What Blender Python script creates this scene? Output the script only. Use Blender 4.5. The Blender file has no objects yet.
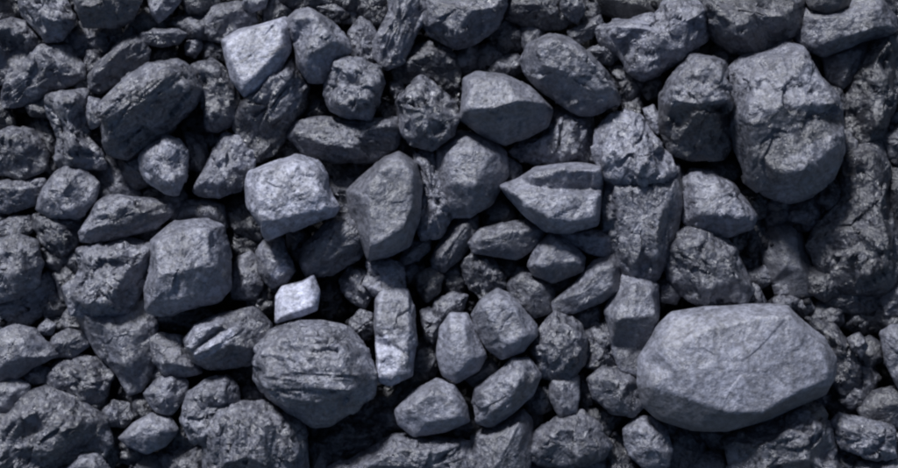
import bpy, math, random
import numpy as np
from mathutils import Vector
from mathutils.geometry import delaunay_2d_cdt

# ------------------------------------------------------------------ camera, sky, sun, exposure
S = bpy.context.scene
D = 1.5                                   # metres from the camera to the heap's mean level; 1 mm per photo pixel
cam_d = bpy.data.cameras.new('camera')
cam = bpy.data.objects.new('camera', cam_d)
S.collection.objects.link(cam)
cam.location = (0, 0, D)
cam.rotation_euler = (0, 0, 0)            # straight down on the heap, +Y is up in the picture
cam_d.sensor_width = 36
cam_d.lens = 36 * D / 0.898
cam_d.clip_start = 0.01
cam_d.clip_end = 100
S.camera = cam

SUN_EL, SUN_AZ = math.radians(34), math.radians(-22)      # azimuth from +Y, negative = towards -X (picture left)
W = bpy.data.worlds.new('World'); S.world = W; W.use_nodes = True
nt = W.node_tree
bg = nt.nodes['Background']; bg.inputs['Strength'].default_value = 0.062
sky = nt.nodes.new('ShaderNodeTexSky'); sky.sky_type = 'NISHITA'; sky.sun_disc = False
sky.sun_elevation = SUN_EL; sky.sun_rotation = SUN_AZ
nt.links.new(sky.outputs[0], bg.inputs['Color'])
sd = bpy.data.lights.new('sun', 'SUN'); sd.energy = 5.0; sd.angle = math.radians(9); sd.color = (0.95, 0.965, 1)
sun = bpy.data.objects.new('sun', sd); S.collection.objects.link(sun)
dirv = Vector((math.sin(SUN_AZ) * math.cos(SUN_EL), math.cos(SUN_AZ) * math.cos(SUN_EL), math.sin(SUN_EL)))
sun.rotation_euler = dirv.to_track_quat('Z', 'Y').to_euler()
sun.location = (-0.5, 1.2, 1.5)
S.view_settings.view_transform = 'Standard'; S.view_settings.look = 'None'
S.view_settings.gamma = 1; S.view_settings.use_curve_mapping = False
S.view_settings.exposure = 0.25
S.cycles.filter_width = 2.3
S.cycles.max_bounces = 4

# ------------------------------------------------------------------ materials
def coal_material(name, ground=False):
    m = bpy.data.materials.new(name); m.use_nodes = True
    n, l = m.node_tree.nodes, m.node_tree.links
    b = n['Principled BSDF']
    tc = n.new('ShaderNodeTexCoord'); oi = n.new('ShaderNodeObjectInfo')
    def math_(op, a, b_=None, c=None):
        q = n.new('ShaderNodeMath'); q.operation = op
        for i, v in enumerate((a, b_, c)):
            if v is None: continue
            if isinstance(v, (int, float)): q.inputs[i].default_value = v
            else: l.new(v, q.inputs[i])
        return q.outputs[0]
    off = n.new('ShaderNodeVectorMath'); off.operation = 'MULTIPLY_ADD'
    comb = n.new('ShaderNodeCombineXYZ'); l.new(oi.outputs['Random'], comb.inputs[0]); l.new(oi.outputs['Random'], comb.inputs[2])
    l.new(comb.outputs[0], off.inputs[0]); off.inputs[1].default_value = (7, 7, 7); l.new(tc.outputs['Object'], off.inputs[2])
    def noise(scale, detail=3, rough=.6):
        q = n.new('ShaderNodeTexNoise'); q.inputs['Scale'].default_value = scale
        q.inputs['Detail'].default_value = detail; q.inputs['Roughness'].default_value = rough
        l.new(off.outputs[0], q.inputs['Vector']); return q.outputs['Fac']
    def ramp(v, a, b_, lo, hi):
        q = n.new('ShaderNodeMapRange'); l.new(v, q.inputs[0])
        q.inputs[1].default_value = a; q.inputs[2].default_value = b_; q.inputs[3].default_value = lo; q.inputs[4].default_value = hi
        return q.outputs[0]
    big = ramp(noise(38, 4), .35, .65, .72, 1.25)         # worn and fresh patches, centimetres across
    mid = ramp(noise(190, 3, .7), .37, .63, .62, 1.42)    # dust mottling, a few millimetres
    fine = ramp(noise(620, 2, .6), .35, .68, .9, 1.12)     # grain
    f = math_('MULTIPLY', math_('MULTIPLY', big, mid), fine)
    if name == 'coal_dust':
        rgb = n.new('ShaderNodeRGB'); rgb.outputs[0].default_value = (.012, .012, .014, 1); col = rgb.outputs[0]
    else:
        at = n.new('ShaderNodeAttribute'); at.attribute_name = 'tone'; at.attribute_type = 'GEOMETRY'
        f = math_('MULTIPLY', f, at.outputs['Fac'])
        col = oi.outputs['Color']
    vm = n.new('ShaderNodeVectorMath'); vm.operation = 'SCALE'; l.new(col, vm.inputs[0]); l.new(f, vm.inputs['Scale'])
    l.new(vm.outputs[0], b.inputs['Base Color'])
    l.new(math_('ADD', ramp(noise(120, 3), .3, .7, .24, .46), ramp(oi.outputs['Alpha'], .1, .5, .2, 0)), b.inputs['Roughness'])
    b.inputs['Specular IOR Level'].default_value = .12 if ground else .85
    vor = n.new('ShaderNodeTexVoronoi'); vor.inputs['Scale'].default_value = 150; l.new(off.outputs[0], vor.inputs['Vector'])
    hh = math_('ADD', math_('MULTIPLY', noise(260, 4, .65), 1.0), math_('MULTIPLY', vor.outputs['Distance'], .5))
    hh = math_('ADD', hh, math_('MULTIPLY', noise(900, 2, .6), .25))
    bp = n.new('ShaderNodeBump'); bp.inputs['Strength'].default_value = 1; bp.inputs['Distance'].default_value = .0022
    l.new(hh, bp.inputs['Height']); l.new(ramp(oi.outputs['Alpha'], 0.1, .5, .5, 1), bp.inputs['Strength'])
    # splintery breakage: small cells that each lean their own way
    def vmath(op, a, c=None, s=None):
        q = n.new('ShaderNodeVectorMath'); q.operation = op; l.new(a, q.inputs[0])
        if c is not None:
            if isinstance(c, tuple): q.inputs[1].default_value = c
            else: l.new(c, q.inputs[1])
        if s is not None:
            if isinstance(s, (int, float)): q.inputs['Scale'].default_value = s
            else: l.new(s, q.inputs['Scale'])
        return q.outputs[0]
    wn = n.new('ShaderNodeTexNoise'); wn.inputs['Scale'].default_value = 160; wn.inputs['Detail'].default_value = 3
    l.new(off.outputs[0], wn.inputs['Vector'])
    warp = vmath('ADD', off.outputs[0], vmath('SCALE', vmath('SUBTRACT', wn.outputs['Color'], (.5, .5, .5)), s=.014))
    nrm = bp.outputs[0]
    for sc_, am in ((115, .42), (270, .5)):
        v2 = n.new('ShaderNodeTexVoronoi'); v2.inputs['Scale'].default_value = sc_; l.new(warp, v2.inputs['Vector'])
        k = math_('MULTIPLY', oi.outputs['Alpha'], am * 2)
        nrm = vmath('ADD', nrm, vmath('SCALE', vmath('SUBTRACT', v2.outputs['Color'], (.5, .5, .5)), s=k))
    l.new(vmath('NORMALIZE', nrm), b.inputs['Normal'])
    return m
COAL = coal_material('coal'); CRUMB = coal_material('coal_crumb', True); BED = coal_material('coal_dust', True)

# ------------------------------------------------------------------ numpy noise
def _h(i, j, k, s):
    v = (i * 374761393 + j * 668265263 + k * 2147483647 + s * 1274126177) & 0xffffffff
    v = ((v ^ (v >> 13)) * 1274126177) & 0xffffffff
    v = ((v ^ (v >> 16)) * 2246822519) & 0xffffffff
    return ((v ^ (v >> 15)) & 0xffff) / 65535.0
def vnoise(p, s):
    i = np.floor(p).astype(np.int64); f = p - i; f = f * f * (3 - 2 * f)
    r = 0
    for a in (0, 1):
        for b in (0, 1):
            for c in (0, 1):
                w = (f[:, 0] if a else 1 - f[:, 0]) * (f[:, 1] if b else 1 - f[:, 1]) * (f[:, 2] if c else 1 - f[:, 2])
                r = r + w * _h(i[:, 0] + a, i[:, 1] + b, i[:, 2] + c, s)
    return r * 2 - 1
def cells(p, size, s, tilt, rs, off):
    """Piecewise-flat chips: every Voronoi cell has an offset and a lean of its own."""
    lo, hi = p.min(0) - size, p.max(0) + size
    n = int(np.clip(np.prod((hi - lo) / size) * .8, 6, 140))
    c = rs.uniform(lo, hi, (n, 3))
    idx = np.empty(len(p), int)
    for a in range(0, len(p), 4000):
        q = p[a:a + 4000]
        idx[a:a + 4000] = ((q[:, None, :] - c[None]) ** 2).sum(2).argmin(1)
    t = rs.normal(0, tilt, (n, 3)); o = rs.uniform(-1, 1, n) * size * off
    return o[idx] + ((p - c[idx]) * t[idx]).sum(1)

# ------------------------------------------------------------------ one lump of coal
def area_centroid(P):
    x, y = P[:, 0], P[:, 1]; x2, y2 = np.roll(x, -1), np.roll(y, -1)
    k = x * y2 - x2 * y; A = k.sum() / 2
    return abs(A), np.array([((x + x2) * k).sum() / (6 * A), ((y + y2) * k).sum() / (6 * A)])
def cut_corners(P, r):
    Q = []
    for i in range(len(P)):
        a, b, c = P[i - 1], P[i], P[(i + 1) % len(P)]
        Q += [b + (a - b) * r, b + (c - b) * r]
    return np.array(Q)
def resample(P, n):
    L = np.linalg.norm(np.roll(P, -1, 0) - P, axis=1); cum = np.r_[0, np.cumsum(L)]
    t = np.linspace(0, cum[-1], n, endpoint=False)
    X = np.r_[P, P[:1]]
    return np.c_[np.interp(t, cum, X[:, 0]), np.interp(t, cum, X[:, 1])]
def inside(P, q):
    x, y = q[:, 0], q[:, 1]; r = np.zeros(len(q), bool)
    for i in range(len(P)):
        (x1, y1), (x2, y2) = P[i - 1], P[i]
        with np.errstate(divide='ignore', invalid='ignore'):
            r ^= ((y1 > y) != (y2 > y)) & (x < (x2 - x1) * (y - y1) / (y2 - y1) + x1)
    return r

def lump(label, out, inner, links, z, tone, seed, lean=(0, 0), grain=None, rough=1.0, patches=(), depth=None, grow=1.0):
    """out: rim as world mm; inner: (x, y, h) crest points, h in parts of the lump's radius; z: rim height in mm."""
    rs = np.random.RandomState(seed)
    P = np.array(out, float)
    if ((P[:, 0] * np.roll(P[:, 1], -1) - np.roll(P[:, 0], -1) * P[:, 1]).sum()) < 0: P = P[::-1]
    A, c = area_centroid(P); P = c + (P - c) * grow; R = math.sqrt(A / math.pi)
    plain = len(inner) < 2
    if plain:
        k = rs.randint(4, 7); a0 = rs.uniform(0, 6.28); inner = []; links = []
        for i in range(k):
            a = a0 + 6.283 * i / k + rs.uniform(-.3, .3)
            d = np.array([math.cos(a), math.sin(a)])
            ext = 1e9                                              # how far the rim is that way
            for j in range(len(P)):
                p, e = P[j] - c, P[(j + 1) % len(P)] - P[j]
                den = d[0] * e[1] - d[1] * e[0]
                if abs(den) > 1e-9:
                    t = (p[0] * e[1] - p[1] * e[0]) / den; u = (p[0] * d[1] - p[1] * d[0]) / den
                    if t > 0 and 0 <= u <= 1: ext = min(ext, t)
            q = c + d * ext * rs.uniform(.42, .74)
            inner.append((q[0], q[1], rs.uniform(.26, .6)))
        inner.append((c[0] + rs.uniform(-.15, .15) * R, c[1] + rs.uniform(-.15, .15) * R, rs.uniform(.4, .62)))
    Q = np.array([(a, b) for a, b, _ in inner]); H = np.array([h for *_, h in inner]) * R * 1.45
    nP = len(P)
    vs = [Vector(p) for p in P] + [Vector(q) for q in Q]
    es = [(i, (i + 1) % nP) for i in range(nP)] + [(nP + i, nP + j) for i, j in links]
    V, E, F, ov, _, _ = delaunay_2d_cdt(vs, es, [list(range(nP))], 2, 1e-5)
    hz = [0.0] * len(V)
    for i, o in enumerate(ov):
        for k in o:
            if k >= nP: hz[i] = H[k - nP]
    # polar sheet
    rim0 = cut_corners(cut_corners(P, .06), .12)
    per = np.linalg.norm(np.roll(rim0, -1, 0) - rim0, axis=1).sum()
    step = 1.75 if R > 14 else 1.5
    nth = max(28, int(per / step)); rim = resample(rim0, nth)
    # gently uneven rim
    ang = rim / R * 2.2
    wob = vnoise(np.c_[ang, np.full(nth, seed * .37)], seed) * .022 * R
    dr = rim - c; rim = c + dr * (1 + wob / np.linalg.norm(dr, axis=1))[:, None]
    nr = max(7, int(R / step))
    ts = (np.arange(1, nr + 1) / nr) ** .92
    top = (c + (rim - c)[None] * ts[:, None, None]).reshape(-1, 2)
    top = np.r_[[c], top]
    h = np.zeros(len(top)); done = np.zeros(len(top), bool)
    for f in F:
        a, b, d = (np.array(V[k]) for k in f); ha, hb, hd = (hz[k] for k in f)
        den = (b[1] - d[1]) * (a[0] - d[0]) + (d[0] - b[0]) * (a[1] - d[1])
        if abs(den) < 1e-9: continue
        w1 = ((b[1] - d[1]) * (top[:, 0] - d[0]) + (d[0] - b[0]) * (top[:, 1] - d[1])) / den
        w2 = ((d[1] - a[1]) * (top[:, 0] - d[0]) + (a[0] - d[0]) * (top[:, 1] - d[1])) / den
        w3 = 1 - w1 - w2
        ok = (w1 >= -1e-6) & (w2 >= -1e-6) & (w3 >= -1e-6) & ~done
        h[ok] = (w1 * ha + w2 * hb + w3 * hd)[ok]; done |= ok
    # a few flat fractures cut straight across
    hm = h.max(); rel = top - c
    for i in range(6 if plain else 6):
        a = rs.uniform(0, 6.283); e = np.array([math.cos(a), math.sin(a)])
        reach = (rel @ e).max(); s = math.tan(math.radians(rs.uniform(22, 62)))
        rho = rs.uniform(.3, .66) if plain else rs.uniform(.55, .82)
        h = np.minimum(h, hm * (.92 if plain else .95) - s * (rel @ e - rho * reach))
    # rounded shoulder at the rim
    tt = np.r_[0, np.repeat(ts, nth)]
    edge = np.clip((1 - tt) / .12, 0, 1)
    h -= R * .08 * (1 - np.sqrt(1 - (1 - edge) ** 2))
    # soften creases a little
    G = h[1:].reshape(nr, nth)
    for _ in range(1):
        Gp = np.pad(G, ((1, 1), (0, 0)), 'edge')
        G = (G * 2 + np.roll(G, 1, 1) + np.roll(G, -1, 1) + Gp[:-2] + Gp[2:]) / 6
    h[1:] = G.ravel()
    zt = z + h - lean[0] * (top[:, 0] - c[0]) - lean[1] * (top[:, 1] - c[1])
    pts = [np.c_[top, zt]]
    # flanks and underside
    dep = depth or 1.15 * R
    zr = zt[-nth:]
    prof = [(.995, .07), (.975, .17), (.94, .3), (.88, .45), (.79, .6), (.66, .76), (.46, .9), (.22, .98)]
    for s, d in prof:
        pts.append(np.c_[c + (rim - c) * s, zr * (1 - d) + (z - dep) * d])
    pts.append(np.array([[c[0], c[1], z - dep]]))
    p = np.concatenate(pts); nring = nr + len(prof)
    # normals
    Gd = p[1:-1].reshape(nring, nth, 3)
    dth = np.roll(Gd, -1, 1) - np.roll(Gd, 1, 1)
    Gp = np.concatenate([np.repeat(p[:1], nth, 0)[None], Gd, np.repeat(p[-1:], nth, 0)[None]])
    N = np.cross(Gp[2:] - Gp[:-2], dth); N /= np.linalg.norm(N, axis=2, keepdims=True) + 1e-12
    N = np.r_[[[0, 0, 1]], N.reshape(-1, 3), [[0, 0, -1]]]
    k_ = np.clip((.85 - tt) / .35, 0, 1)[:, None]                    # towards the middle, chips lift straight up
    M = N[:len(tt)]; M = M * (1 - k_) + np.array([0, 0, 1.]) * k_; N[:len(tt)] = M / np.linalg.norm(M, axis=1, keepdims=True)
    # coal breaks along layers: stretch the pattern along the grain
    q = p - np.array([c[0], c[1], z])
    if grain:
        a, k = grain; ca, sa = math.cos(a), math.sin(a)
        u = q[:, 0] * ca + q[:, 1] * sa; v = -q[:, 0] * sa + q[:, 1] * ca
        q = np.c_[u / k, v * 1.25, q[:, 2]]
    else:
        q = q * np.array([1, 1, 1.0])
    sz = max(R * .62, 6)
    sm = .25 + .75 * min(1, max(0, (rough - .3) / .7))
    d = sm * cells(q + vnoise(q / sz * 1.7, seed + 5)[:, None] * sz * .18, sz, seed, .13 * rough, rs, .05) * (1 if not grain else .8)
    s2 = max(R * .24, 3.4)
    d += cells(q + vnoise(q / s2, seed + 9)[:, None] * s2 * .35, s2, seed + 1, .21 * rough, rs, .09) * .7 * rough
    d += vnoise(q / (R * .5), seed + 2) * .035 * R
    d += vnoise(q / 6.5, seed + 3) * .6 * rough + vnoise(q / 3.2, seed + 4) * .4 * rough
    if grain: d += (1 - np.abs(vnoise(q / np.array([14, 4.6, 9.]), seed + 7)) * 2) * 1.1 * rough
    d = np.clip(d * .72, -.16 * R, .12 * R)
    wgt = np.full(len(p), .45); wgt[:len(tt)] = .4 + .6 * np.clip((1 - tt) / .22, 0, 1)   # the rim keeps its outline
    p = p + N * (d * wgt)[:, None]
    # faces
    ar = np.arange(nth); nx = (ar + 1) % nth; F4 = []
    fan = np.c_[np.zeros(nth, int), 1 + ar, 1 + nx]
    for r in range(nring - 1):
        a, b = 1 + r * nth, 1 + (r + 1) * nth
        F4.append(np.c_[a + ar, b + ar, b + nx, a + nx])
    F4 = np.concatenate(F4)
    last = 1 + (nring - 1) * nth; end = len(p) - 1
    fan2 = np.c_[last + ar, np.full(nth, end), last + nx]
    me = bpy.data.meshes.new('coal_lump')
    org = np.array([c[0], c[1], z])
    co = (p - org) / 1000
    loops = np.concatenate([fan.ravel(), F4.ravel(), fan2.ravel()]).astype(np.int32)
    tot = np.concatenate([np.full(nth, 3), np.full(len(F4), 4), np.full(nth, 3)])
    me.vertices.add(len(co)); me.vertices.foreach_set('co', co.astype(np.float32).ravel())
    me.loops.add(len(loops)); me.loops.foreach_set('vertex_index', loops)
    me.polygons.add(len(tot)); me.polygons.foreach_set('loop_start', np.r_[0, np.cumsum(tot)[:-1]].astype(np.int32))
    me.polygons.foreach_set('use_smooth', np.ones(len(tot), bool))
    me.update(calc_edges=True)
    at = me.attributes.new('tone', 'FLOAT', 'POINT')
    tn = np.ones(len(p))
    for poly, mult in patches:  # includes shade on lower faces and light on ribs, painted into the tone
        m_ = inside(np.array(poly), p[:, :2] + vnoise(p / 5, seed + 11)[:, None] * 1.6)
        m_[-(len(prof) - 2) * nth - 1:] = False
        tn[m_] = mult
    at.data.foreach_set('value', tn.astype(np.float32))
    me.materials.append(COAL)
    o = bpy.data.objects.new('coal_lump', me); S.collection.objects.link(o)
    o.location = org / 1000
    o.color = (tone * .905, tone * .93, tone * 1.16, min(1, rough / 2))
    o['label'] = label; o['category'] = 'coal lump'; o['group'] = 'lumps of coal in the heap'
    return o

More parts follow.
